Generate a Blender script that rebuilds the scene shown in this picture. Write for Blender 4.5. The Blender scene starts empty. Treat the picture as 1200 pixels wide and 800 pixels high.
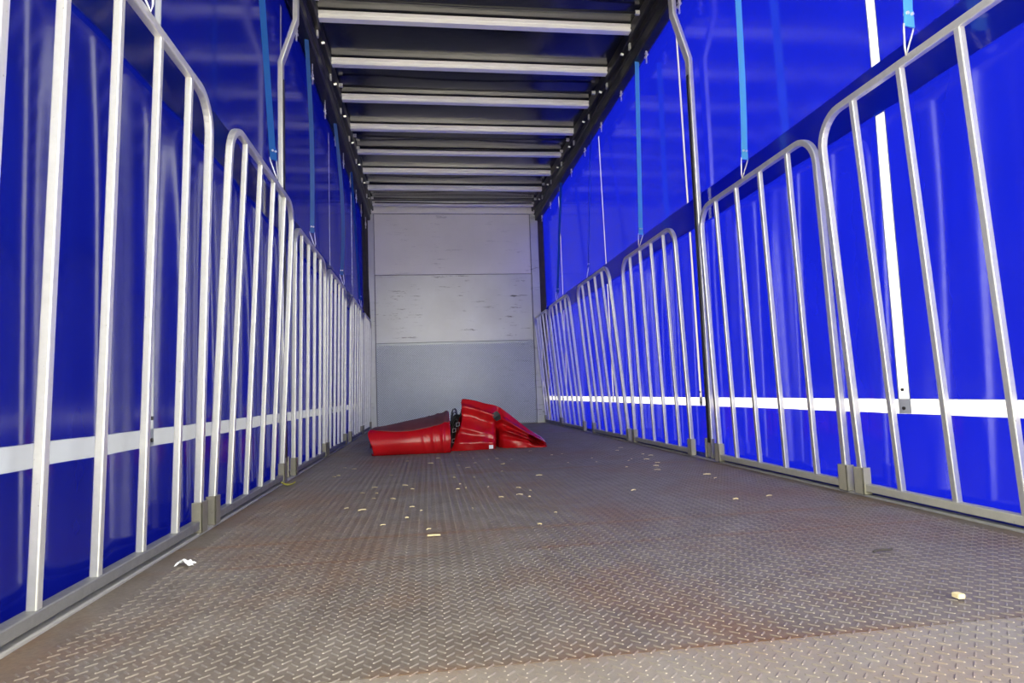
import bpy, math, random
from mathutils import Matrix, Vector
random.seed(7)
scene = bpy.context.scene
C = scene.collection

# ------------------------------------------------------------------ camera
F_PX, YAW, PITCH, ROLL = 738.31, 0.135967, 0.0801568, -0.0354143
cam_d = bpy.data.cameras.new('camera')
cam_d.sensor_width = 36.0
cam_d.lens = F_PX / 1200.0 * 36.0
cam_d.clip_start = 0.02
cam_d.clip_end = 300
cam = bpy.data.objects.new('camera', cam_d)
C.objects.link(cam)
fwd = Vector((math.sin(YAW) * math.cos(PITCH), math.cos(YAW) * math.cos(PITCH), math.sin(PITCH)))
r0 = Vector((math.cos(YAW), -math.sin(YAW), 0))
u0 = r0.cross(fwd)
rt = r0 * math.cos(ROLL) + u0 * math.sin(ROLL)
up = u0 * math.cos(ROLL) - r0 * math.sin(ROLL)
M = Matrix((rt, up, -fwd)).transposed().to_4x4()
M.translation = Vector((-0.4345, 0.0, 0.4408))
cam.matrix_world = M
scene.camera = cam

# ------------------------------------------------------------------ sky, sun, exposure
world = bpy.data.worlds.new('sky')
scene.world = world
world.use_nodes = True
wn, wl = world.node_tree.nodes, world.node_tree.links
wn.clear()
sky = wn.new('ShaderNodeTexSky')
sky.sky_type = 'NISHITA'
sky.sun_disc = False
sky.sun_elevation = math.radians(42)
sky.sun_rotation = math.radians(80)
sky.dust_density = 2.0
hsv = wn.new('ShaderNodeHueSaturation')
hsv.inputs['Saturation'].default_value = 0.35
bg = wn.new('ShaderNodeBackground')
bg.inputs['Strength'].default_value = 0.6
wo = wn.new('ShaderNodeOutputWorld')
wl.new(sky.outputs[0], hsv.inputs['Color'])
warm = wn.new('ShaderNodeMix')                     # the camera's daylight white balance
warm.data_type = 'RGBA'
warm.blend_type = 'MULTIPLY'
warm.inputs[0].default_value = 1.0
warm.inputs[7].default_value = (1.0, 0.94, 0.74, 1)
wl.new(hsv.outputs[0], warm.inputs[6])
wl.new(warm.outputs[2], bg.inputs['Color'])
wl.new(bg.outputs[0], wo.inputs['Surface'])

sun_d = bpy.data.lights.new('sun', 'SUN')
sun_d.energy = 14.0
sun_d.angle = math.radians(1.0)
sun_d.color = (1.0, 0.94, 0.77)
sun = bpy.data.objects.new('sun', sun_d)
C.objects.link(sun)
sun_from = Vector((math.cos(math.radians(42)) * 0.985, math.cos(math.radians(42)) * 0.17, math.sin(math.radians(42))))
sun.rotation_euler = sun_from.to_track_quat('Z', 'Y').to_euler()
sun.location = (6, 1, 8)

vs = scene.view_settings
vs.view_transform = 'Standard'
vs.look = 'None'
vs.gamma = 1.0
vs.use_curve_mapping = False
vs.exposure = 1.62

# ------------------------------------------------------------------ materials
def new_mat(name):
    m = bpy.data.materials.new(name)
    m.use_nodes = True
    return m, m.node_tree.nodes, m.node_tree.links, m.node_tree.nodes['Principled BSDF']

def noise(nd, lk, scale, detail=4, rough=0.6, vec=None, stretch=None):
    t = nd.new('ShaderNodeTexCoord')
    mp = nd.new('ShaderNodeMapping')
    if stretch:
        mp.inputs['Scale'].default_value = stretch
    n = nd.new('ShaderNodeTexNoise')
    n.inputs['Scale'].default_value = scale
    n.inputs['Detail'].default_value = detail
    n.inputs['Roughness'].default_value = rough
    lk.new(t.outputs['Object'], mp.inputs['Vector'])
    lk.new(mp.outputs[0], n.inputs['Vector'])
    return n.outputs['Fac']

def ramp(nd, lk, fac, stops):
    r = nd.new('ShaderNodeValToRGB')
    e = r.color_ramp.elements
    while len(e) < len(stops):
        e.new(0.5)
    for k, (p, c) in enumerate(stops):
        e[k].position = p
        e[k].color = (*c, 1) if len(c) == 3 else c
    lk.new(fac, r.inputs['Fac'])
    return r.outputs['Color']

def mix(nd, lk, fac, a, b, mode='MIX'):
    n = nd.new('ShaderNodeMix')
    n.data_type = 'RGBA'
    n.blend_type = mode
    if isinstance(fac, (int, float)):
        n.inputs[0].default_value = fac
    else:
        lk.new(fac, n.inputs[0])
    for sock, v in ((n.inputs[6], a), (n.inputs[7], b)):
        if isinstance(v, tuple):
            sock.default_value = (*v, 1)
        else:
            lk.new(v, sock)
    return n.outputs[2]

def bump(nd, lk, p, h, strength=0.3, dist=0.01):
    b = nd.new('ShaderNodeBump')
    b.inputs['Strength'].default_value = strength
    b.inputs['Distance'].default_value = dist
    lk.new(h, b.inputs['Height'])
    lk.new(b.outputs[0], p.inputs['Normal'])

def simple(name, col, rough=0.5, metal=0.0, var=0.25, scale=12):
    m, nd, lk, p = new_mat(name)
    n = noise(nd, lk, scale)
    c = ramp(nd, lk, n, [(0.3, tuple(x * (1 - var) for x in col)), (0.7, tuple(min(1, x * (1 + var)) for x in col))])
    lk.new(c, p.inputs['Base Color'])
    p.inputs['Roughness'].default_value = rough
    p.inputs['Metallic'].default_value = metal
    return m

def fabric_pvc(name, diff, trans, t_fac, rough=0.13, spec=1.0):
    """coated cloth: scatters, lets light through, and carries a soft gloss"""
    m = bpy.data.materials.new(name)
    m.use_nodes = True
    nd, lk = m.node_tree.nodes, m.node_tree.links
    nd.clear()
    d = nd.new('ShaderNodeBsdfDiffuse')
    t = nd.new('ShaderNodeBsdfTranslucent')
    g = nd.new('ShaderNodeBsdfGlossy')
    fr = nd.new('ShaderNodeLayerWeight')           # soft gloss that rises towards grazing view
    pw = nd.new('ShaderNodeMath')
    pw.operation = 'POWER'
    pw.inputs[1].default_value = 4.0
    mr = nd.new('ShaderNodeMath')
    mr.operation = 'MULTIPLY_ADD'
    mr.inputs[1].default_value = 0.20 * spec
    mr.inputs[2].default_value = 0.095 * spec
    lk.new(fr.outputs['Facing'], pw.inputs[0])
    lk.new(pw.outputs[0], mr.inputs[0])
    n = noise(nd, lk, 3.0, 3)
    c = ramp(nd, lk, n, [(0.3, tuple(x * 0.88 for x in trans)), (0.7, trans)])
    d.inputs['Color'].default_value = (*diff, 1)
    lk.new(c, t.inputs['Color'])
    g.inputs['Roughness'].default_value = rough
    a = nd.new('ShaderNodeMixShader')
    a.inputs[0].default_value = t_fac
    b = nd.new('ShaderNodeMixShader')
    o = nd.new('ShaderNodeOutputMaterial')
    lk.new(d.outputs[0], a.inputs[1])
    lk.new(t.outputs[0], a.inputs[2])
    lk.new(mr.outputs[0], b.inputs[0])
    lk.new(a.outputs[0], b.inputs[1])
    lk.new(g.outputs[0], b.inputs[2])
    lk.new(b.outputs[0], o.inputs['Surface'])
    bn = nd.new('ShaderNodeBump')
    bn.inputs['Strength'].default_value = 0.03
    bn.inputs['Distance'].default_value = 0.01
    lk.new(noise(nd, lk, 2.5, 2), bn.inputs['Height'])
    for s in (g, fr):
        lk.new(bn.outputs[0], s.inputs['Normal'])
    return m

M_CURTAIN = fabric_pvc('blue_pvc', (0.004, 0.007, 0.075), (0.0008, 0.0018, 0.095), 0.5)
M_BAND = fabric_pvc('blue_pvc_double', (0.004, 0.012, 0.075), (0.01, 0.06, 0.70), 0.55)
M_WHITE_TAPE = fabric_pvc('white_tape', (0.26, 0.30, 0.42), (0.21, 0.21, 0.225), 0.5, 0.4, 0.6)
M_WHITE_STRAP = fabric_pvc('white_strap', (0.22, 0.22, 0.27), (0.10, 0.095, 0.11), 0.5, 0.4, 0.6)
M_LIT_WEB = fabric_pvc('lit_blue_webbing', (0.10, 0.42, 0.80), (0.12, 0.42, 0.80), 0.35, 0.5, 0.5)  # webbing as lit on the near right, brightness put into the colour
M_SHADED_WEB = fabric_pvc('shaded_blue_webbing', (0.012, 0.10, 0.36), (0.02, 0.12, 0.45), 0.3, 0.5, 0.5)  # same webbing darkened, shade of the left and far straps painted in
M_RED = None

def make_galv(name, base, rough, rust, metal=0.55):
    m, nd, lk, p = new_mat(name)
    n1 = noise(nd, lk, 25, 5)
    n2 = noise(nd, lk, 60, 6, 0.7)
    c = ramp(nd, lk, n1, [(0.3, tuple(x * 0.86 for x in base)), (0.7, base)])
    spots = ramp(nd, lk, n2, [(0.66, (0, 0, 0)), (0.72, (rust, rust, rust))])
    c2 = mix(nd, lk, spots, c, (0.10, 0.07, 0.045))
    lk.new(c2, p.inputs['Base Color'])
    r = ramp(nd, lk, n1, [(0.3, (rough + 0.12,) * 3), (0.7, (rough,) * 3)])
    lk.new(r, p.inputs['Roughness'])
    p.inputs['Metallic'].default_value = metal
    bump(nd, lk, p, n2, 0.12, 0.003)
    return m

M_GALV = make_galv('galvanised_steel', (0.72, 0.715, 0.70), 0.34, 0.7, 0.7)
M_RAIL_DIRT_SHADE = make_galv('dirty_shaded_galvanised_rail', (0.27, 0.27, 0.265), 0.45, 0.9, 0.6)  # left rails: dirt, and their shade darkened into the base colour
M_RAIL_LIT = make_galv('lit_galvanised_rail', (0.46, 0.44, 0.39), 0.5, 0.9, 0.15)  # right rails: the same steel, light on that side painted in
M_BRACKET_LIT = make_galv('lit_rusty_bracket', (0.44, 0.41, 0.32), 0.5, 1.0, 0.2)  # bracket steel lightened for the right side, light put into the colour
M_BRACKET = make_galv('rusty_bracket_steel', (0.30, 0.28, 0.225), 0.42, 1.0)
M_ALU = simple('bright_aluminium', (0.93, 0.92, 0.90), 0.33, 0.25, 0.04, 5)
M_HOOK = make_galv('zinc_wire', (0.8, 0.8, 0.78), 0.25, 0.1)
M_DARKRAIL = simple('dark_steel_rail', (0.035, 0.034, 0.034), 0.42, 0.6)
M_BLACK = simple('black_rubber', (0.012, 0.012, 0.013), 0.55)
M_NAVY_SHADE = simple('navy_curtain_shade', (0.010, 0.022, 0.30), 0.4)  # opaque navy painted to stand in for the unlit foot of the curtain
M_LIP = make_galv('worn_edge_steel', (0.50, 0.49, 0.47), 0.45, 1.0)
M_GROUND = simple('pale_concrete', (0.46, 0.445, 0.42), 0.9, 0, 0.1)
M_STRAW = simple('straw', (0.75, 0.62, 0.36), 0.7)
M_PAPER = simple('white_paper', (0.85, 0.86, 0.88), 0.6, 0, 0.05)
M_LEAF = simple('yellow_green_leaf', (0.45, 0.42, 0.05), 0.6)
M_TWIG = simple('dark_twig', (0.06, 0.05, 0.045), 0.8)
M_SILVER = simple('silver_frame', (0.32, 0.32, 0.32), 0.4, 0.4)

def make_roof():
    m, nd, lk, p = new_mat('grey_roof_sheet')
    n = noise(nd, lk, 2.2, 4, 0.6, None, (0.6, 1.6, 1))
    c = ramp(nd, lk, n, [(0.3, (0.010, 0.011, 0.013)), (0.7, (0.020, 0.020, 0.021))])
    lk.new(c, p.inputs['Base Color'])
    p.inputs['Roughness'].default_value = 0.17
    p.inputs['Specular IOR Level'].default_value = 0.6
    bump(nd, lk, p, noise(nd, lk, 3, 3), 0.12, 0.03)
    return m
M_ROOF = make_roof()

def make_floor(lug=False, clean=False):
    m, nd, lk, p = new_mat('tread_lug_steel' if lug else 'tread_floor_steel')
    a = noise(nd, lk, 1.6, 6, 0.65, None, (1, 0.8, 1))
    b = noise(nd, lk, 7, 6, 0.7)
    g = noise(nd, lk, 90, 3, 0.7)
    base = ramp(nd, lk, b, [(0.3, (0.150, 0.118, 0.092)), (0.7, (0.245, 0.208, 0.172))])
    rustf = ramp(nd, lk, a, [(0.46, (0, 0, 0)), (0.66, (0.85, 0.85, 0.85))])
    # rust that has crept out along the plate joints
    tc = nd.new('ShaderNodeTexCoord')
    sx = nd.new('ShaderNodeSeparateXYZ')
    lk.new(tc.outputs['Object'], sx.inputs[0])
    acc = None
    for q, wd in ((1.055, 0.035), (1.80, 0.03), (2.07, 0.05), (3.57, 0.05)):
        d = nd.new('ShaderNodeMath')
        d.operation = 'SUBTRACT'
        d.inputs[1].default_value = q
        lk.new(sx.outputs['Y'], d.inputs[0])
        ab = nd.new('ShaderNodeMath')
        ab.operation = 'ABSOLUTE'
        lk.new(d.outputs[0], ab.inputs[0])
        mr = nd.new('ShaderNodeMapRange')
        mr.inputs['From Min'].default_value = wd
        mr.inputs['From Max'].default_value = 0.0
        lk.new(ab.outputs[0], mr.inputs['Value'])
        if acc is None:
            acc = mr.outputs[0]
        else:
            mx = nd.new('ShaderNodeMath')
            mx.operation = 'MAXIMUM'
            lk.new(acc, mx.inputs[0])
            lk.new(mr.outputs[0], mx.inputs[1])
            acc = mx.outputs[0]
    acc = mix(nd, lk, 1.0, acc, ramp(nd, lk, a, [(0.40, (0.05, 0.05, 0.05)), (0.55, (1, 1, 1))]), 'MULTIPLY')
    rustf = mix(nd, lk, 1.0, rustf, acc, 'LIGHTEN')
    c = mix(nd, lk, rustf, base, (0.20, 0.105, 0.052))
    c = mix(nd, lk, 0.35, c, ramp(nd, lk, g, [(0.35, (0.55, 0.55, 0.55)), (0.65, (1.3, 1.3, 1.3))]), 'MULTIPLY')
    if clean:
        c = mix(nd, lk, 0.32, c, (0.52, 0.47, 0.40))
    if lug:
        c = mix(nd, lk, 0.22, c, (0.42, 0.40, 0.38))
    lk.new(c, p.inputs['Base Color'])
    p.inputs['Metallic'].default_value = 0.35 if not lug else 0.4
    p.inputs['Roughness'].default_value = 0.5 if not lug else 0.45
    bump(nd, lk, p, g, 0.2, 0.002)
    return m
M_FLOOR = make_floor()
M_LUG = make_floor(True)
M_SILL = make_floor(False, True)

def make_panel(name, c1, c2, scr, metal, rough):
    m, nd, lk, p = new_mat(name)
    a = noise(nd, lk, 1.3, 5, 0.6)
    base = ramp(nd, lk, a, [(0.3, c1), (0.7, c2)])
    s1 = noise(nd, lk, 3.5, 7, 0.8, None, (0.9, 1, 7.0))
    s2 = noise(nd, lk, 1.7, 3, 0.5)
    k1 = ramp(nd, lk, s1, [(0.585, (0, 0, 0)), (0.615, (1, 1, 1))])
    k2 = ramp(nd, lk, s2, [(0.45, (0, 0, 0)), (0.60, (scr, scr, scr))])
    k = mix(nd, lk, 1.0, k1, k2, 'MULTIPLY')
    c = mix(nd, lk, k, base, (0.08, 0.075, 0.07))
    lk.new(c, p.inputs['Base Color'])
    p.inputs['Metallic'].default_value = metal
    p.inputs['Roughness'].default_value = rough
    return m
M_PANEL_TOP = make_panel('pale_ply_panel', (0.76, 0.74, 0.68), (0.85, 0.83, 0.78), 0.35, 0.1, 0.4)
M_PANEL_MID = make_panel('scratched_panel', (0.52, 0.52, 0.52), (0.64, 0.65, 0.66), 0.95, 0.25, 0.38)
M_TREADWALL = make_panel('aluminium_tread', (0.31, 0.335, 0.37), (0.42, 0.445, 0.48), 0.5, 0.5, 0.4)
M_TREADLUG = simple('aluminium_tread_lug', (0.66, 0.69, 0.72), 0.35, 0.5, 0.08)

def make_red(name, dusty, crumple=False):
    m, nd, lk, p = new_mat(name)
    a = noise(nd, lk, 4, 6, 0.65)
    if dusty:
        c = ramp(nd, lk, a, [(0.3, (0.085, 0.035, 0.032)), (0.55, (0.17, 0.045, 0.042)), (0.75, (0.14, 0.09, 0.085))])
    else:
        c = ramp(nd, lk, a, [(0.3, (0.42, 0.004, 0.008)), (0.75, (0.60, 0.010, 0.014))])
    lk.new(c, p.inputs['Base Color'])
    p.inputs['Roughness'].default_value = 0.5 if dusty else 0.24
    t = nd.new('ShaderNodeTexCoord')
    nz = nd.new('ShaderNodeTexNoise')
    nz.noise_type = 'RIDGED_MULTIFRACTAL'
    nz.inputs['Scale'].default_value = 3.2
    nz.inputs['Detail'].default_value = 2.5
    lk.new(t.outputs['Object'], nz.inputs['Vector'])
    bump(nd, lk, p, nz.outputs['Fac'], 0.22 if crumple else 0.08, 0.02)
    return m
M_RED = make_red('red_pvc', False)
M_CRUMPLE = make_red('crumpled_red_pvc', False, True)
M_DUSTY = make_red('dusty_red_pvc', True)

# ------------------------------------------------------------------ mesh helpers
def world_off(o):
    v = Vector(o.location)
    if o.parent:
        v = v + o.matrix_parent_inverse.translation + world_off(o.parent)
    return v

class MB:
    def __init__(self):
        self.v, self.f = [], []
    def box(self, x0, x1, y0, y1, z0, z1):
        b = len(self.v)
        self.v += [(x0, y0, z0), (x1, y0, z0), (x1, y1, z0), (x0, y1, z0), (x0, y0, z1), (x1, y0, z1), (x1, y1, z1), (x0, y1, z1)]
        for q in ((0, 3, 2, 1), (4, 5, 6, 7), (0, 1, 5, 4), (1, 2, 6, 5), (2, 3, 7, 6), (3, 0, 4, 7)):
            self.f.append(tuple(b + i for i in q))
        return self
    def beam(self, p0, p1, sx, sy):
        """leaning upright bar, section sx by sy"""
        b = len(self.v)
        for p in (p0, p1):
            for dx, dy in ((-1, -1), (1, -1), (1, 1), (-1, 1)):
                self.v.append((p[0] + dx * sx / 2, p[1] + dy * sy / 2, p[2]))
        for q in ((0, 3, 2, 1), (4, 5, 6, 7), (0, 1, 5, 4), (1, 2, 6, 5), (2, 3, 7, 6), (3, 0, 4, 7)):
            self.f.append(tuple(b + i for i in q))
        return self
    def tube(self, pts, r, n=8, cap=True, ph=0.0):
        pts = [Vector(p) for p in pts]
        b = len(self.v)
        prev = None
        for i, p in enumerate(pts):
            d = (pts[min(i + 1, len(pts) - 1)] - pts[max(i - 1, 0)]).normalized()
            if prev is None:
                a = Vector((1, 0, 0)) if abs(d.x) < 0.9 else Vector((0, 1, 0))
                a = (a - d * a.dot(d)).normalized()
            else:
                a = (prev - d * prev.dot(d)).normalized()
            prev = a
            c = d.cross(a)
            for k in range(n):
                t = 2 * math.pi * k / n + ph
                self.v.append(tuple(p + (a * math.cos(t) + c * math.sin(t)) * r))
        for i in range(len(pts) - 1):
            for k in range(n):
                k2 = (k + 1) % n
                self.f.append((b + i * n + k, b + i * n + k2, b + (i + 1) * n + k2, b + (i + 1) * n + k))
        if cap:
            self.f.append(tuple(b + k for k in reversed(range(n))))
            e = b + (len(pts) - 1) * n
            self.f.append(tuple(e + k for k in range(n)))
        return self
    def ribbon(self, pts, widths, wdir, th):
        """flat webbing along pts; wdir = direction of its width (one vector or one per point)"""
        b = len(self.v)
        P = [Vector(p) for p in pts]
        for i, p in enumerate(P):
            d = (P[min(i + 1, len(P) - 1)] - P[max(i - 1, 0)]).normalized()
            w = Vector(wdir[i] if isinstance(wdir, list) else wdir)
            w = (w - d * w.dot(d)).normalized()
            n = d.cross(w)
            hw = (widths[i] if isinstance(widths, list) else widths) / 2
            for a, c in ((-1, -1), (1, -1), (1, 1), (-1, 1)):
                self.v.append(tuple(p + w * hw * a + n * th / 2 * c))
        for i in range(len(P) - 1):
            for k in range(4):
                k2 = (k + 1) % 4
                self.f.append((b + i * 4 + k, b + i * 4 + k2, b + i * 4 + 4 + k2, b + i * 4 + 4 + k))
        self.f.append((b + 3, b + 2, b + 1, b))
        e = b + (len(P) - 1) * 4
        self.f.append((e, e + 1, e + 2, e + 3))
        return self
    def prism(self, prof, y0, y1):
        """(x, z) outline run along y"""
        b = len(self.v)
        n = len(prof)
        for y in (y0, y1):
            self.v += [(x, y, z) for x, z in prof]
        for k in range(n):
            k2 = (k + 1) % n
            self.f.append((b + k, b + k2, b + n + k2, b + n + k))
        self.f.append(tuple(b + k for k in reversed(range(n))))
        self.f.append(tuple(b + n + k for k in range(n)))
        return self
    def grid(self, fn, nu, nv):
        b = len(self.v)
        for i in range(nu + 1):
            for j in range(nv + 1):
                self.v.append(tuple(fn(i / nu, j / nv)))
        for i in range(nu):
            for j in range(nv):
                q = b + i * (nv + 1) + j
                self.f.append((q, q + nv + 1, q + nv + 2, q + 1))
        return self
    def mesh(self, name, mat, smooth=False):
        me = bpy.data.meshes.new(name)
        me.from_pydata(self.v, [], self.f)
        me.update()
        me.materials.append(mat)
        if smooth:
            me.polygons.foreach_set('use_smooth', [True] * len(me.polygons))
        return me
    def build(self, name, mat, parent=None, smooth=False, bevel=0.0, org=None):
        if org is not None:                       # put the origin at org
            self.v = [(x - org[0], y - org[1], z - org[2]) for x, y, z in self.v]
        o = bpy.data.objects.new(name, self.mesh(name, mat, smooth))
        C.objects.link(o)
        if org is not None:
            o.location = org
        if parent:
            o.parent = parent
            o.matrix_parent_inverse = Matrix.Translation(-world_off(parent))
        if bevel:
            bv = o.modifiers.new('bevel', 'BEVEL')
            bv.width = bevel
            bv.segments = 2
            bv.limit_method = 'ANGLE'
        return o

def thing(name, loc, label, cat, group=None):
    o = bpy.data.objects.new(name, None)
    o.empty_display_size = 0.1
    C.objects.link(o)
    o.location = loc
    tag(o, label, cat, group)
    return o

def tag(o, label, cat, group=None):
    o['label'] = label
    o['category'] = cat
    if group:
        o['group'] = group
    return o

def structure(o, label=None, cat=None):
    o['kind'] = 'structure'
    if label:
        o['label'] = label
        o['category'] = cat
    return o

def place(me, name, parent, loc=(0, 0, 0), rz=0.0):
    """link one more part that shares mesh data (loc in world space)"""
    o = bpy.data.objects.new(name, me)
    C.objects.link(o)
    o.location = loc
    o.rotation_euler = (0, 0, rz)
    if parent:
        o.parent = parent
        o.matrix_parent_inverse = Matrix.Translation(-world_off(parent))
    return o

def lugs(pitch, u0, u1, v0, v1, L, w, h, fn):
    """checker of raised lugs turned +45 / -45 degrees; fn maps (u, v, height) to xyz"""
    mb = MB()
    s2 = math.sqrt(0.5)
    nu, nv = int((u1 - u0) / pitch), int((v1 - v0) / pitch)
    for i in range(nu):
        for j in range(nv):
            for k in (0, 1):
                cu, cv = u0 + pitch * (i + 0.25 + 0.5 * k), v0 + pitch * (j + 0.25 + 0.5 * k)
                a = (s2, s2 if k else -s2)
                n = (-a[1], a[0])
                b = len(mb.v)
                for (p, q, hh) in ((-1, 0, 0), (-0.7, -1, 0), (0.7, -1, 0), (1, 0, 0), (0.7, 1, 0), (-0.7, 1, 0), (-0.86, 0, 0.9), (0.86, 0, 0.9)):
                    mb.v.append(fn(cu + a[0] * p * L / 2 + n[0] * q * w / 2, cv + a[1] * p * L / 2 + n[1] * q * w / 2, hh * h))
                mb.f += [(b, b + 1, b + 6), (b + 1, b + 2, b + 7, b + 6), (b + 2, b + 3, b + 7), (b + 3, b + 4, b + 7), (b + 4, b + 5, b + 6, b + 7), (b + 5, b, b + 6)]
    return mb

Y_REAR, Y_END = 0.62, 8.80
Z_ROOF = 3.13

# ------------------------------------------------------------------ setting: yard, floor, edges
g = MB().box(-40, 40, -60, 40, -1.35, -1.25).build('ground', M_GROUND)
structure(g, 'pale concrete yard outside the open rear of the trailer', 'ground')

seams = [Y_REAR, 1.055, 2.07, 3.57, 5.07, 6.57, Y_END]
floor = MB().box(-1.20, 1.20, Y_REAR, Y_END, -0.16, -0.006).build('floor', M_TWIG)
structure(floor)
for a, b in zip(seams[:-1], seams[1:]):
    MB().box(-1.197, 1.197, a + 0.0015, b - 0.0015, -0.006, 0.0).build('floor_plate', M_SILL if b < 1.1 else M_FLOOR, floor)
lo = lugs(0.0305, -1.13, 1.17, 0.3, 6.6, 0.0215, 0.0046, 0.0017, lambda u, v, h: (u, v, h)).build('tread_lugs', M_LUG, floor)
lo['kind'] = 'stuff'

for s, nm in ((-1, 'left'), (1, 'right')):
    mb = MB()
    X = lambda v: s * v
    prof = [(X(1.199), -0.20), (X(1.199), 0.004), (X(1.203), 0.007), (X(1.228), 0.007), (X(1.232), 0.003), (X(1.232), -0.20)]
    o = structure(mb.prism(prof if s < 0 else prof[::-1], Y_REAR, Y_END).build('baseboard_' + nm, M_LIP))
    o = MB().box(min(X(1.236), X(1.252)), max(X(1.236), X(1.252)), Y_REAR, Y_END, -0.30, 0.030).build('trim_1' if s < 0 else 'trim_2', M_NAVY_SHADE, None, False, 0.002)  # side rave raised and coloured to imitate the curtain in shade
    structure(o)

# ------------------------------------------------------------------ setting: curtain walls
def curtain_x(side, y, z):
    w = 0.0055 * math.sin(y * 13.3 + 1.1 * side + 0.25 * math.sin(z * 2.2)) + 0.0045 * math.sin(y * 21.7 + 2.3 * side + 0.5 * z)
    f = min(1.0, max(0.0, (1.75 - z) / 0.7))
    g = min(1.0, max(0.3, (2.9 - z) / 1.2))
    return side * (1.284 + w * f + 0.006 * g * math.sin(y * 2.1 + 0.5 * z + side))

def on_curtain(side, y0, y1, z0, z1, off, name, mat, parent, ny, nz, ycurve=0.0):
    mb = MB()
    def outer(u, v):
        y = y0 + (y1 - y0) * u
        z = z0 + (z1 - z0) * v
        y += ycurve * (z - 0.3) ** 2
        return (curtain_x(side, y, z) - side * off, y, z)
    mb.grid(outer, ny, nz)
    if side > 0:
        mb.f = [tuple(reversed(q)) for q in mb.f]
    return mb.build(name, mat, parent, True)

SW, SF, YC = 0.021, 0.011, 0.006
ZS0, ZS1, ZB0, ZB1 = 0.314, 0.366, 1.435, 1.625
STRAPS_Y = {1: [2.08, 3.825, 5.76, 7.65], -1: [2.09, 3.87, 5.80, 7.55]}
for s, nm in ((-1, 'left'), (1, 'right')):
    # columns follow the slight bow of the straps; openings are left where the white tape is welded in
    ys = [Y_REAR - 0.06 + (Y_END + 0.06 - Y_REAR) * k / 400 for k in range(401)]
    ys = sorted([y for y in ys if all(abs(y - q) > 0.026 for q in STRAPS_Y[s])] + [q + d for q in STRAPS_Y[s] for d in ((-SW, SW) if q < 3 else (-SF, SF))])
    zs = sorted([-0.30 + 0.13 * k for k in range(26) if all(abs(-0.30 + 0.13 * k - e) > 0.03 for e in (ZS0, ZS1, ZB0, ZB1, 2.90))] + [ZS0, ZS1, ZB0, ZB1, 2.90, 3.02])
    mb = MB()
    nz = len(zs)
    for y in ys:
        for z in zs:
            yy = y + YC * (z - 0.3) ** 2
            mb.v.append((curtain_x(s, yy, z), yy, z))
    for i in range(len(ys) - 1):
        mid = (ys[i] + ys[i + 1]) / 2
        in_strap = any(abs(mid - q) < (SW if q < 3 else SF) for q in STRAPS_Y[s])
        for j in range(nz - 1):
            zm = (zs[j] + zs[j + 1]) / 2
            if ZS0 < zm < ZS1 or (in_strap and (ZS1 < zm < ZB0 or ZB1 < zm < 2.90)):
                continue
            q = i * nz + j
            f = (q, q + nz, q + nz + 1, q + 1)
            mb.f.append(tuple(reversed(f)) if s > 0 else f)
    wall = structure(mb.build('wall_' + nm, M_CURTAIN, None, True))
    on_curtain(s, Y_REAR - 0.06, Y_END, ZS0 - 0.001, ZS1 + 0.001, 0.001, 'white_stripe', M_WHITE_TAPE, wall, 460, 2)
    for y in STRAPS_Y[s]:
        for z0, z1, n_ in ((ZS0, ZB0 + 0.004, 24), (ZB1 - 0.004, 2.90, 26)):
            w_ = SW if y < 3 else SF
            st = on_curtain(s, y - w_ - 0.005, y + w_ + 0.005, z0, z1, 0.0008, 'white_strap', M_WHITE_TAPE if y < 3 else M_WHITE_STRAP, wall, 2, n_, YC)
            if z0 == ZS0:
                for z in (0.333, 0.40):
                    x = curtain_x(s, y, z)
                    MB().tube([(x - s * 0.003, y, z), (x - s * 0.008, y, z)], 0.006, 10).build('rivet', M_DARKRAIL, st)
    on_curtain(s, Y_REAR, Y_END, ZB0, ZB1, 0.010, 'reinforcing_band', M_BAND, wall, 460, 6)

# ------------------------------------------------------------------ setting: end wall
wb = structure(MB().box(-1.30, 1.30, Y_END + 0.012, Y_END + 0.08, -0.2, 3.16).build('wall_back', M_TWIG))
MB().box(-1.115, 1.082, Y_END, Y_END + 0.012, 2.124, 2.985).build('panel', M_PANEL_TOP, wb, False, 0.002)
MB().box(-1.115, 1.082, Y_END + 0.002, Y_END + 0.012, 1.172, 2.118).build('panel', M_PANEL_MID, wb, False, 0.002)
tp = MB().box(-1.115, 1.082, Y_END - 0.004, Y_END + 0.012, 0.004, 1.168).build('tread_plate', M_TREADWALL, wb, False, 0.002)
t2 = lugs(0.031, -1.105, 1.075, 0.02, 1.16, 0.022, 0.009, 0.003, lambda u, v, h: (u, Y_END - 0.004 - h, v)).build('tread_lugs', M_TREADLUG, tp)
t2['kind'] = 'stuff'
MB().box(1.088, 1.20, Y_END - 0.012, Y_END + 0.012, 0.0, 2.985).build('corner_post', M_PANEL_MID, wb, False, 0.004)
MB().box(-1.20, -1.121, Y_END - 0.012, Y_END + 0.012, 0.0, 2.985).build('corner_post', M_PANEL_MID, wb, False, 0.004)
MB().box(-1.20, 1.20, Y_END - 0.02, Y_END + 0.012, 2.992, 3.12).build('header_beam', M_PANEL_TOP, wb, False, 0.004)

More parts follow.
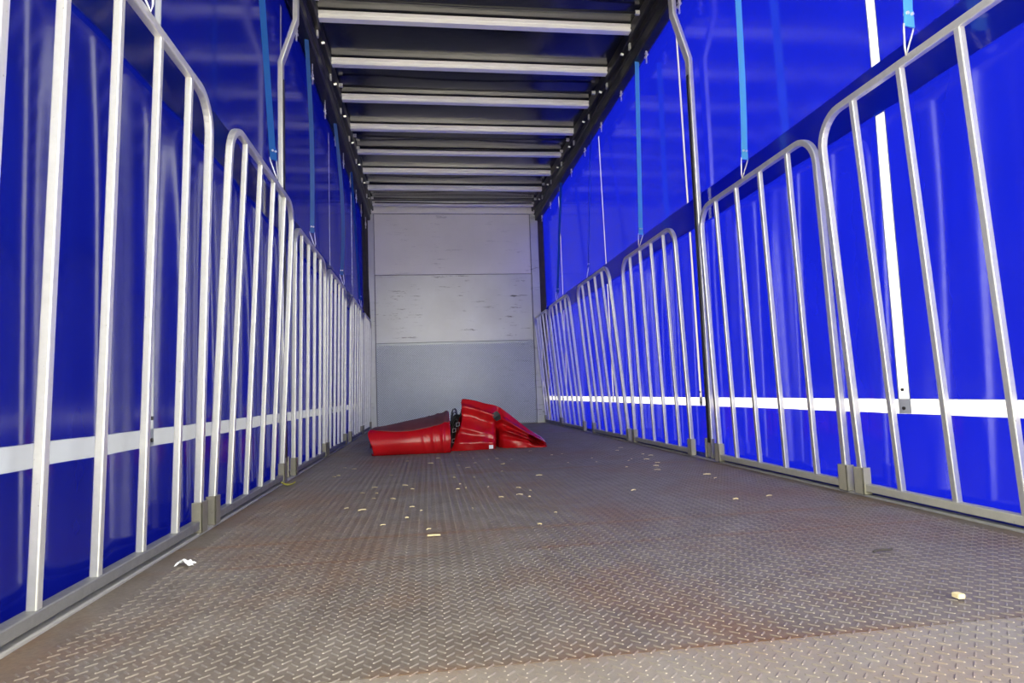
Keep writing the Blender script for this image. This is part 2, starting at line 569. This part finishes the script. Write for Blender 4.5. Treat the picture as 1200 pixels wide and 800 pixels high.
# ------------------------------------------------------------------ setting: roof
def roof_pt(u, v):
    y = Y_REAR + (Y_END + 0.05 - Y_REAR) * u
    x = -1.32 + 2.64 * v
    ph = (y - 4.2742) / 0.611
    sag = 0.020 * math.sin(math.pi * (ph - math.floor(ph))) * (0.6 + 0.4 * math.sin(3 * x + 1.7 * math.floor(ph)))
    return (x, y, Z_ROOF - sag)
mb = MB().grid(roof_pt, 240, 24)
mb.f = [tuple(reversed(q)) for q in mb.f]
ceil = structure(mb.build('ceiling', M_ROOF, None, True))
sol = ceil.modifiers.new('thick', 'SOLIDIFY')
sol.thickness = 0.006
sol.offset = -1
bows = [0.72, 1.21, 1.82, 2.43, 3.05, 3.66, 4.274, 4.889, 5.493, 6.110, 6.724, 7.329, 7.930, 8.607]
prof = [(0, 3.062), (0, 3.072), (0.010, 3.076), (0.010, 3.088), (0.0, 3.092), (0.0, 3.112), (0.008, 3.118), (0.06, 3.118), (0.068, 3.108), (0.068, 3.066), (0.062, 3.060), (0.004, 3.058)]
bm_ = MB()
bm_.prism(prof, -1.125, 1.125)
bm_.v = [(y, x, z) for x, y, z in bm_.v]
bow_me = bm_.mesh('roof_bow', M_ALU)
for y in bows:
    place(bow_me, 'roof_bow', ceil, (0, y, 0))
rod = MB().tube([(-1.10, 0, 3.068), (-0.5, 0, 3.063), (0, 0, 3.060), (0.5, 0, 3.064), (1.10, 0, 3.070)], 0.009, 8)
rod_me = rod.mesh('fold_rod', M_BLACK, True)
clip_me = MB().box(-0.016, 0.016, -0.010, 0.010, -0.014, 0.014).mesh('rod_clip', M_HOOK)
for y in (4.07, 5.26, 6.30, 6.62, 7.72, 8.33, 8.52):
    r_ = place(rod_me, 'fold_rod', ceil, (0, y, 0))
    for s in (-1, 1):
        c_ = bpy.data.objects.new('rod_clip', clip_me)
        C.objects.link(c_)
        c_.parent = r_
        c_.location = (s * 1.095, 0, 3.069)

# side rails with the curtain track
ROLL_Y = {1: [3.64 + 0.607 * k for k in range(9)], -1: [4.02 + 0.575 * k for k in range(9)]}
for s in (-1, 1):
    prof = [(1.117, 3.125), (1.117, 3.035), (1.122, 3.028), (1.150, 3.028), (1.150, 2.985), (1.163, 2.975), (1.163, 2.905), (1.172, 2.893), (1.232, 2.893), (1.240, 2.902), (1.240, 3.00), (1.330, 3.00), (1.330, 3.125)]
    prof = [(s * x, z) for x, z in prof]
    rail = MB().prism(prof if s < 0 else prof[::-1], Y_REAR, Y_END).build('trim_3' if s < 0 else 'trim_4', M_DARKRAIL)
    structure(rail)
    zr = 2.855 if s > 0 else 2.79
    for y in ROLL_Y[s]:
        m2 = MB()
        x = s * 1.212
        m2.box(x - 0.004, x + 0.004, y - 0.006, y + 0.006, zr - 0.055, 2.893)
        m2.tube([(x, y - 0.024, zr), (x, y + 0.024, zr)], 0.009, 8)
        m2.tube([(x, y - 0.014, zr + 0.022), (x, y + 0.014, zr + 0.022)], 0.008, 8)
        m2.build('curtain_roller', M_HOOK, rail)
    # bolts and clips along the inner face
    for y in bows[6:]:
        m2 = MB()
        m2.tube([(s * 1.112, y + 0.25, 3.02), (s * 1.135, y + 0.25, 3.015)], 0.010, 8)
        m2.box(s * 1.140 - 0.006, s * 1.140 + 0.006, y + 0.10, y + 0.13, 2.982, 3.03)
        m2.build('rail_clip', M_HOOK, rail)

# rear portal of the body, around the opening behind the camera
for s, nm in ((-1, 'trim_5'), (1, 'trim_6')):
    o = MB().box(min(s * 1.19, s * 1.30), max(s * 1.19, s * 1.30), Y_REAR - 0.10, Y_REAR - 0.002, -0.30, 3.02).build(nm, M_SILVER, None, False, 0.006)
    structure(o)
structure(MB().box(-1.30, 1.30, Y_REAR - 0.10, Y_REAR - 0.002, 3.022, 3.20).build('trim_7', M_SILVER, None, False, 0.006))

# ------------------------------------------------------------------ bent side pillars
def pillar(s, y, zk0, zk1, label):
    t = thing('side_pillar', (s * 1.235, y, 0.008), label, 'pillar', 'bent steel pillars between the gates')
    path = [(1.238, 0.012), (1.236, 1.2), (1.236, zk0), (1.150, zk1), (1.146, 2.96)]
    m = MB()
    b = 0
    hx, hy = 0.014, 0.030
    P = [Vector((s * x, 0, z)) for x, z in path]
    for p in P:
        for dx, dy in ((-1, -1), (1, -1), (1, 1), (-1, 1)):
            m.v.append((p.x + dx * hx, y + dy * hy, p.z))
    for i in range(len(P) - 1):
        for k in range(4):
            k2 = (k + 1) % 4
            m.f.append((i * 4 + k, i * 4 + k2, i * 4 + 4 + k2, i * 4 + 4 + k))
    m.f.append((3, 2, 1, 0))
    e = (len(P) - 1) * 4
    m.f.append((e, e + 1, e + 2, e + 3))
    m.build('post', M_GALV, t, False, 0.005)
    MB().box(s * 1.2195 - 0.003, s * 1.2195 + 0.003, y - 0.012, y + 0.012, 0.10, zk0 - 0.1).build('locking_strip', M_DARKRAIL, t)
    k = MB()
    xx = s * 1.212
    k.box(min(xx, xx + s * 0.022), max(xx, xx + s * 0.022), y - 0.045, y - 0.034, 0.009, 0.125)
    k.box(min(xx, xx + s * 0.022), max(xx, xx + s * 0.022), y + 0.034, y + 0.045, 0.009, 0.125)
    k.build('foot_bracket', M_BRACKET, t, False, 0.002)
    return t
pillar(1, 3.60, 2.47, 2.76, 'tall bent galvanised pillar on the right, between the second and third gates')
pillar(-1, 3.68, 2.40, 2.66, 'tall bent galvanised pillar on the left, behind the end of the second gate')

# ------------------------------------------------------------------ barred gates
XB = 1.215
def gate(s, c, xt, zt, label, half=0.55, step=0.235, grp='barred gates along the trailer sides'):
    t = thing('side_gate', (s * XB, c, 0.008), label, 'gate', grp)
    ztube = zt + 0.013
    lean = lambda z: s * (XB + (xt - XB) * z / zt)
    R = 0.125
    path = [(c - half, 0.03), (c - half, 0.5), (c - half, ztube - R)]
    for k in range(1, 8):
        a = math.pi / 2 * k / 8
        path.append((c - half + R - R * math.cos(a), ztube - R + R * math.sin(a)))
    path += [(c - half + R, ztube), (c, ztube), (c + half - R, ztube)]
    for k in range(1, 8):
        a = math.pi / 2 * k / 8
        path.append((c + half - R + R * math.sin(a), ztube - R + R * math.cos(a)))
    path += [(c + half, ztube - R), (c + half, 0.5), (c + half, 0.03)]
    MB().tube([(lean(z), y, z) for y, z in path], 0.0185, 4, True, math.pi / 4).build('frame', M_GALV, t, False, 0.004)
    for k in range(4):
        y = c + (k - 1.5) * step
        MB().beam((lean(0.045), y, 0.044), (lean(zt), y, zt + 0.004), 0.021, 0.021).build('bar', M_GALV, t, False, 0.003)
    MB().box(s * XB - 0.016, s * XB + 0.016, c - half, c + half, 0.019, 0.047).build('bottom_rail', M_RAIL_LIT if s > 0 else M_RAIL_DIRT_SHADE, t, False, 0.003)
    for e in (-1, 1):
        y = c + e * half
        m = MB()
        x0, x1 = sorted((s * (XB - 0.024), s * (XB - 0.018)))
        m.box(x0, x1, y - 0.026, y + 0.026, 0.008, 0.108)
        x2, x3 = sorted((s * (XB - 0.024), s * (XB + 0.012)))
        m.box(x2, x3, y - 0.026, y - 0.021, 0.008, 0.108)
        m.box(x2, x3, y + 0.021, y + 0.026, 0.008, 0.108)
        m.build('foot_bracket', M_BRACKET_LIT if s > 0 else M_BRACKET, t, False, 0.0015)
    return t

gate(1, 1.70, 1.144, 1.462, 'nearest barred steel gate on the right, running out of the frame')
gate(1, 2.895, 1.180, 1.454, 'second barred steel gate on the right, light blue strap hooked on its top')
gate(1, 4.38, 1.174, 1.465, 'third barred gate on the right, directly beyond the bent pillar', step=0.235)
gate(1, 5.63, 1.097, 1.461, 'fourth barred gate on the right, leaning in, white strap behind it', step=0.231)
gate(1, 7.12, 1.094, 1.460, 'fifth barred gate on the right, second from the grey end wall', step=0.236)
gate(1, 8.25, 1.10, 1.455, 'last barred gate on the right, touching the grey end wall', half=0.50, step=0.215)
gate(-1, 1.75, 1.180, 1.499, 'nearest barred steel gate on the left, running out of the frame')
gate(-1, 2.985, 1.149, 1.490, 'second barred steel gate on the left, in front of the bent pillar')
gate(-1, 4.385, 1.193, 1.465, 'third barred gate on the left, directly beyond the bent pillar')
gate(-1, 5.584, 1.187, 1.450, 'fourth barred gate on the left, bulging blue strap hooked on its top')
gate(-1, 7.06, 1.180, 1.450, 'fifth barred gate on the left, second from the grey end wall')
gate(-1, 8.25, 1.180, 1.450, 'last barred gate on the left, touching the grey end wall', half=0.50, step=0.215)

# ------------------------------------------------------------------ hanging blue straps
def strap(s, ytop, ybot, xt, zt, label, width=0.038, wdir=(1, 0.25, 0), bulge=0.0, bulge_y=0.0, mat=None):
    mat = mat or (M_LIT_WEB if s > 0 and ytop < 5 else M_SHADED_WEB)
    xtop, xb = s * 1.195, s * xt
    zb = zt + 0.115                               # lower end of the webbing
    t = thing('hanging_strap', (xtop, ytop, 2.893), label, 'strap', 'blue straps hanging from the roof rails')
    n = 26
    pts = []
    for i in range(n + 1):
        u = i / n
        z = 2.893 + (zb - 2.893) * u
        pts.append((xtop + (xb - xtop) * u - s * bulge * math.sin(math.pi * u), ytop + (ybot - ytop) * u + bulge_y * math.sin(math.pi * u * u), z))
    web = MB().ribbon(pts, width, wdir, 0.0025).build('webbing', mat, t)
    e = Vector(pts[-1])
    w = Vector(wdir).normalized()
    nrm = Vector((0, 0, 1)).cross(w)
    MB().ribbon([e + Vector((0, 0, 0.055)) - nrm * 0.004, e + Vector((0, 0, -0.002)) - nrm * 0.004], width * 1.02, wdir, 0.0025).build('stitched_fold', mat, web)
    for k in (-1, 1):
        p = e + w * k * width * 0.25 + Vector((0, 0, 0.042))
        MB().tube([p - nrm * 0.011, p + nrm * 0.005], 0.0055, 8).build('rivet', M_HOOK, web)
    hook = [e + w * width * 0.55 + Vector((0, 0, 0.006)), e + w * width * 0.5 + Vector((0, 0, -0.012)), e + w * 0.007 + Vector((0, 0, -0.075)),
            e + Vector((s * 0.0, 0, -0.098)), e - w * 0.007 + Vector((0, 0, -0.075)), e - w * width * 0.5 + Vector((0, 0, -0.012)), e - w * width * 0.55 + Vector((0, 0, 0.006)),
            e + Vector((0, 0, 0.006)), e + w * width * 0.55 + Vector((0, 0, 0.006))]
    hook = [h - Vector((s * 0.019, 0, 0)) * max(0.0, min(1.0, (e.z - h.z) / 0.09)) for h in hook]
    MB().tube(hook, 0.0032, 6).build('wire_hook', M_HOOK, t, True)
    return t
strap(1, 1.745, 1.765, 1.144, 1.462, 'light blue webbing strap hooked on the nearest right gate', 0.042)
strap(1, 2.875, 2.908, 1.180, 1.454, 'long light blue strap hooked on the second right gate', 0.038, (1, 0.25, 0), 0.0, -0.012)
strap(1, 4.40, 4.455, 1.174, 1.465, 'blue strap hooked on the third right gate, beyond the bent pillar', 0.036)
strap(1, 5.76, 5.71, 1.097, 1.461, 'thin shaded blue strap above the fourth right gate', 0.036, (0.12, 1, 0))
strap(1, 7.14, 7.12, 1.094, 1.460, 'faint blue strap above the fifth right gate, near the end wall', 0.030, (0.9, 0.3, 0))
strap(-1, 2.95, 3.10, 1.149, 1.490, 'blue strap hooked on the second left gate beside the pillar', 0.036, (0.6, 0.8, 0))
strap(-1, 1.76, 1.765, 1.180, 1.499, 'strap with wire hook on the nearest left gate, cut by the top edge', 0.038)
strap(-1, 4.27, 4.40, 1.193, 1.465, 'shaded blue strap above the third left gate, beyond the pillar', 0.029, (1, 0.5, 0), 0.015)
strap(-1, 5.62, 5.86, 1.187, 1.450, 'slack bulging blue strap above the fourth left gate', 0.030, (1, 0.4, 0), 0.03, 0.05)
strap(-1, 6.85, 7.40, 1.180, 1.450, 'slanting shaded blue strap above the fifth left gate near end wall', 0.034, (0.5, 0.9, 0))
t = MB().tube([(-1.19, 7.95, 2.893), (-1.172, 8.02, 2.3), (-1.150, 8.20, 1.8), (-1.150, 8.32, 1.455)], 0.006, 6).build('thin_rope', M_BLACK, None, True, 0, (-1.19, 7.95, 2.893))
tag(t, 'thin black rope hanging down to the last left gate by the end wall', 'rope')

# ------------------------------------------------------------------ red tarpaulins
def spline(pts, n, closed=False):
    out = []
    m = len(pts)
    segs = m if closed else m - 1
    for k in range(n):
        u = k / (n if closed else n - 1) * segs
        i = min(int(u), segs - 1)
        f = u - i
        g = lambda q: Vector(pts[q % m] if closed else pts[max(0, min(m - 1, q))])
        p0, p1, p2, p3 = g(i - 1), g(i), g(i + 1), g(i + 2)
        out.append(0.5 * ((2 * p1) + (p2 - p0) * f + (2 * p0 - 5 * p1 + 4 * p2 - p3) * f * f + (3 * p1 - p0 - 3 * p2 + p3) * f ** 3))
    return out

secL = [(0.10, 0.0), (0.03, 0.015), (0.0, 0.085), (0.03, 0.155), (0.10, 0.19), (0.24, 0.205), (0.36, 0.185), (0.43, 0.09), (0.40, 0.0)]
secR = [(0.10, 0.0), (0.03, 0.02), (0.0, 0.10), (0.03, 0.18), (0.10, 0.225), (0.25, 0.285), (0.38, 0.295), (0.49, 0.15), (0.45, 0.0)]
NC = 54
cl = spline([(a, b, 0) for a, b in secL], NC, True)
cr = spline([(a, b, 0) for a, b in secR], NC, True)
def roll_pt(u, k, grow=0.0):
    a, b = cl[k % NC], cr[k % NC]
    q = a.lerp(b, u ** 1.2)
    cen = Vector((0.24, 0.11, 0))
    ring = 0.0
    if u > 0.55:
        ring = 0.011 * max(0, math.sin((u - 0.55) * 52 + 2 * math.sin(k * 0.11))) * ((u - 0.55) / 0.45)
    wob = 0.0025 * math.sin(u * 9 + 1) * math.sin(k * 0.35)
    d = (q - cen)
    q = q + d.normalized() * (ring + wob + grow)
    x = -0.862 + 0.592 * u + 0.02 * math.sin(k * 2 * math.pi / NC * 2) * (1 - u)
    return (x, 4.795 - 0.03 * u + q.x, max(0.004 if grow == 0 else 0.006, q.y))
rt_ = thing('rolled_tarp', (-0.57, 5.0, 0.002), 'rolled red tarpaulin with dusty dark top, lying left on the floor', 'tarpaulin')
mb = MB()
NU = 72
for i in range(NU + 1):
    for k in range(NC):
        mb.v.append(roll_pt(i / NU, k))
for i in range(NU):
    for k in range(NC):
        k2 = (k + 1) % NC
        mb.f.append((i * NC + k, (i + 1) * NC + k, (i + 1) * NC + k2, i * NC + k2))
# hollow ends: lips turned in and a deep recess with an inner coil
for end in (0, 1):
    base = 0 if end == 0 else NU * NC
    rings = [(0.86, 0.0), (0.80, 0.012), (0.72, 0.12), (0.0, 0.12)]
    prev = base
    sgn = 1 if end == 0 else -1
    cen = Vector((0.0, 0.0, 0.0))
    for k in range(NC):
        cen += Vector(mb.v[base + k])
    cen /= NC
    for sc, dp in rings:
        b = len(mb.v)
        for k in range(NC):
            p = Vector(mb.v[base + k])
            q = cen + (p - cen) * sc
            mb.v.append((p.x + sgn * dp, q.y, q.z))
        for k in range(NC):
            k2 = (k + 1) % NC
            mb.f.append((prev + k, prev + k2, b + k2, b + k) if end == 0 else (prev + k, b + k, b + k2, prev + k2))
        prev = b
mb.build('roll', M_RED, rt_, True)
flap = MB()
def flap_pt(u, v):
    uu = 0.015 + 0.975 * u
    dip = math.sin(math.pi * min(1, u * 1.05)) * 5.0
    k0 = 24.5 - dip
    kk = k0 + (44 - k0) * v
    i = int(math.floor(kk))
    f = kk - i
    a, b = Vector(roll_pt(uu, i, 0.005)), Vector(roll_pt(uu, i + 1, 0.005))
    return a.lerp(b, f)
flap.grid(flap_pt, 60, 24)
fo = flap.build('dusty_flap', M_DUSTY, rt_, True)
fo['label'] = 'dusty brownish top flap'
sm = fo.modifiers.new('thick', 'SOLIDIFY')
sm.thickness = 0.003
cen_y, cen_z = 5.0, 0.10
coil = []
for k in range(70):
    a = k * 0.28
    r = 1.0 - k / 80
    coil.append((-0.845 + 0.01 * math.sin(a), 5.01 + 0.13 * r * math.cos(a), 0.098 + 0.060 * r * math.sin(a)))
MB().ribbon(coil, 0.05, (1, 0, 0), 0.004).build('inner_coil', M_DUSTY, rt_)

# crumpled, folded tarp on the right
cols = [  # x bottom, y bottom, x top, z top, y top
    (-0.268, 4.95, -0.168, 0.375, 5.10), (-0.215, 4.925, -0.150, 0.400, 5.10), (-0.10, 4.92, -0.06, 0.385, 5.10),
    (0.02, 4.93, 0.02, 0.360, 5.09), (0.075, 4.945, 0.085, 0.345, 5.08), (0.115, 5.07, 0.125, 0.330, 5.08),
    (0.155, 5.00, 0.165, 0.305, 5.07), (0.25, 4.955, 0.25, 0.235, 5.05), (0.36, 4.915, 0.355, 0.145, 5.02),
    (0.455, 4.90, 0.450, 0.075, 4.99), (0.487, 4.93, 0.482, 0.045, 4.98)]
NS, NF, NB = 110, 44, 14
cs = spline([(a, b, c) for a, b, c, d, e in cols], NS)
cs2 = spline([(d, e, 0) for a, b, c, d, e in cols], NS)
def tri(x):
    x = x - math.floor(x)
    return 1 - abs(2 * x - 1)
def ridge(t, c, w):
    return max(0.0, 1 - abs(t - c) / w)
hp = thing('folded_tarp', (0.11, 5.12, 0.002), 'crumpled bright red tarpaulin with black webbing, heaped right of the rolled one', 'tarpaulin')
mb = MB()
for i in range(NS):
    s_ = i / (NS - 1)
    xb, yb, xt = cs[i]
    zt, yt = cs2[i].x, cs2[i].y
    col = []
    for j in range(NF + 1):
        t = j / NF
        x = xb + (xt - xb) * (t if s_ > 0.25 else t + (min(1.0, t * 1.7) - t) * (0.25 - s_) / 0.25)
        y = yb + (yt - yb) * t
        z = zt * t
        out = 0.035 * math.sin(math.pi * t)
        right = max(0.0, min(1.0, (s_ - 0.5) / 0.12))
        left = 1 - right
        # left face: overhanging top lip, slanting crease and skirt
        lipc = 0.86 - 0.35 * s_
        out += left * (0.040 * ridge(t, lipc, 0.10) - 0.030 * ridge(t, lipc - 0.16, 0.14) + 0.028 * ridge(t, 0.16, 0.16) + 0.02 * ridge(t, 0.50 - 0.5 * s_, 0.09))
        # right face: folds running with the ridge line
        amp = 0.4 + 0.6 * (1 - s_)
        out += right * amp * (0.085 * ridge(t, 0.74, 0.09) - 0.060 * ridge(t, 0.60, 0.08) + 0.070 * ridge(t, 0.47, 0.07) - 0.050 * ridge(t, 0.34, 0.09) + 0.012)
        # open mouth of the fold near the right tip, and the dark hollow in the middle
        hole = math.exp(-((s_ - 0.85) / 0.042) ** 4 - ((t - 0.46) / 0.22) ** 4)
        out -= 0.26 * hole
        hol2 = math.exp(-((s_ - 0.485) / 0.030) ** 4 - ((t - 0.16) / 0.26) ** 4)
        out -= 0.20 * hol2
        nz = 0.004 * math.sin(x * 31 + t * 9) + 0.002 * math.sin(x * 47 - t * 14)
        mb.v.append((x, y - out - nz, max(0.004, z + 0.02 * ridge(t, lipc, 0.08) * left)))
    for j in range(1, NB + 1):
        t = j / NB
        yy = yt + (5.40 - 0.10 * s_ - yt) * t
        zz = zt * (1 - t ** 1.6) + 0.012 * math.sin(t * 9 + s_ * 14) * math.sin(math.pi * t)
        mb.v.append((xt + 0.02 * math.sin(t * 5), yy, max(0.004, zz)))
NR = NF + NB + 1
for i in range(NS - 1):
    for j in range(NR - 1):
        q = i * NR + j
        mb.f.append((q, q + NR, q + NR + 1, q + 1))
mb.f.append(tuple(range(NR)))
mb.f.append(tuple(reversed(range((NS - 1) * NR, NS * NR))))
mb.build('crumpled_sheet', M_CRUMPLE, hp, True)
lb = MB().box(0.028, 0.060, 4.893, 4.899, 0.012, 0.040).build('white_tag', M_PAPER, hp)
lb['label'] = 'small white tag'
pt = MB().ribbon([(0.085, 4.985, 0.285), (0.105, 4.975, 0.255), (0.118, 4.985, 0.225)], [0.05, 0.06, 0.04], (1, 0, 0.1), 0.006).build('black_patch', M_BLACK, hp)
pt['label'] = 'dark scuffed patch'

# dark webbing tangle between the two tarps
wt = hp
for k in range(5):
    y = 5.02 + 0.05 * k
    pts = spline([(-0.255 + 0.003 * k, y, 0.02), (-0.250, y + 0.01, 0.12 + 0.015 * k), (-0.232, y, 0.20 + 0.028 * k), (-0.200, y - 0.01, 0.20 + 0.022 * k), (-0.196, y, 0.05)], 14)
    MB().ribbon(pts, 0.045, (0.25, 1, 0.1), 0.004).build('webbing', M_BLACK, wt)
def dark_pt(u, v):
    top = 0.235 + 0.055 * u
    x = -0.258 + (0.015 + 0.080 * v) * u
    return (x, 5.06 + 0.05 * math.sin(3 * v) + 0.02 * math.sin(13 * v + 5 * u), 0.004 + top * v + 0.01 * math.sin(9 * u + 4 * v))
dk = MB().grid(dark_pt, 10, 18).build('dark_cloth', M_BLACK, wt, True)
dk.modifiers.new('thick', 'SOLIDIFY').thickness = 0.012
for (x, y, z) in ((-0.235, 4.985, 0.16), (-0.205, 4.985, 0.205), (-0.240, 4.98, 0.08)):
    m = MB().tube([(x - 0.012, y, z - 0.016), (x + 0.012, y, z - 0.012), (x + 0.014, y, z + 0.014), (x - 0.010, y, z + 0.012), (x - 0.012, y, z - 0.016)], 0.0028, 6)
    m.build('buckle', M_HOOK, wt)

# ------------------------------------------------------------------ litter on the floor
def straw(x, y, L, a, w=0.0022):
    dx, dy = math.cos(a) * L / 2, math.sin(a) * L / 2
    m = MB().tube([(-dx, -dy, w + 0.0015), (0, 0, w + 0.003), (dx, dy, w + 0.0015)], w, 5)
    o = m.build('straw_scrap', M_STRAW)
    o.location = (x, y, 0)
    side = 'left' if x < -0.35 else ('right' if x > 0.35 else 'middle')
    row = 'just in front of the red tarps' if y > 3.7 else ('level with the bent pillars' if y > 2.8 else 'level with the second gates')
    tag(o, 'tiny pale straw scrap %s, %s' % ({'left': 'towards the left gates', 'right': 'towards the right gates', 'middle': 'mid-floor'}[side], row), 'straw', 'straw scraps, %s floor, %s' % (side, row))
for k in range(72):
    y = 1.9 + 2.8 * random.random() ** 0.7
    x = -1.0 + 2.0 * random.random()
    straw(x, y, random.uniform(0.010, 0.035), random.uniform(-0.6, 0.6) if random.random() < 0.7 else random.uniform(0, 3.1), random.uniform(0.0012, 0.0026))
o = MB().tube([(-0.020, 0.001, 0.006), (0.0, 0.0, 0.0065), (0.020, -0.002, 0.006)], 0.0028, 6).build('wood_splinter', M_STRAW)
o.location = (-0.425, 2.02, 0)
tag(o, 'single pale wood splinter lying mid-floor in the left half', 'splinter')
def paper_pt(u, v):
    r = 0.5 + 0.5 * math.sin(5 * v + 2 * u)
    return (0.045 * (u - 0.5) + 0.006 * math.sin(7 * v), 0.035 * (v - 0.5) + 0.010 * math.sin(4 * u), 0.005 + 0.012 * r * math.sin(math.pi * min(1, u * 1.4)) + 0.004 * math.sin(11 * u + 5 * v) ** 2)
m = MB().grid(paper_pt, 10, 10)
o = m.build('paper_scrap', M_PAPER)
o.location = (-1.10, 1.865, 0)
o.modifiers.new('thick', 'SOLIDIFY').thickness = 0.001
tag(o, 'crumpled white paper scrap on the floor by the nearest left gate', 'paper scrap')
m = MB().grid(lambda u, v: (0.07 * (u - 0.5), 0.05 * (v - 0.5) * math.sin(math.pi * min(0.98, u + 0.02)), 0.004 + 0.014 * (u - 0.5) ** 2 * 4 + 0.01 * abs(v - 0.5)), 10, 6)
o = m.build('leaf', M_LEAF)
o.location = (-1.155, 3.42, 0)
o.modifiers.new('thick', 'SOLIDIFY').thickness = 0.001
tag(o, 'yellow green leaf on the floor below the end of the second left gate', 'leaf')
o = MB().tube([(-0.03, 0, 0.006), (-0.01, 0.006, 0.008), (0.012, 0.004, 0.007), (0.032, 0.012, 0.006)], 0.003, 6).build('twig', M_TWIG)
o.location = (0.705, 1.50, 0)
tag(o, 'dark bent twig on the floor at the lower right', 'twig')
o = MB().beam((0, 0, 0.003), (0.002, 0.002, 0.012), 0.016, 0.018).build('wood_chip', M_STRAW, None, False, 0.002)
o.location = (0.60, 1.16, 0)
tag(o, 'pale wood chip on the floor at the lower right', 'wood chip')
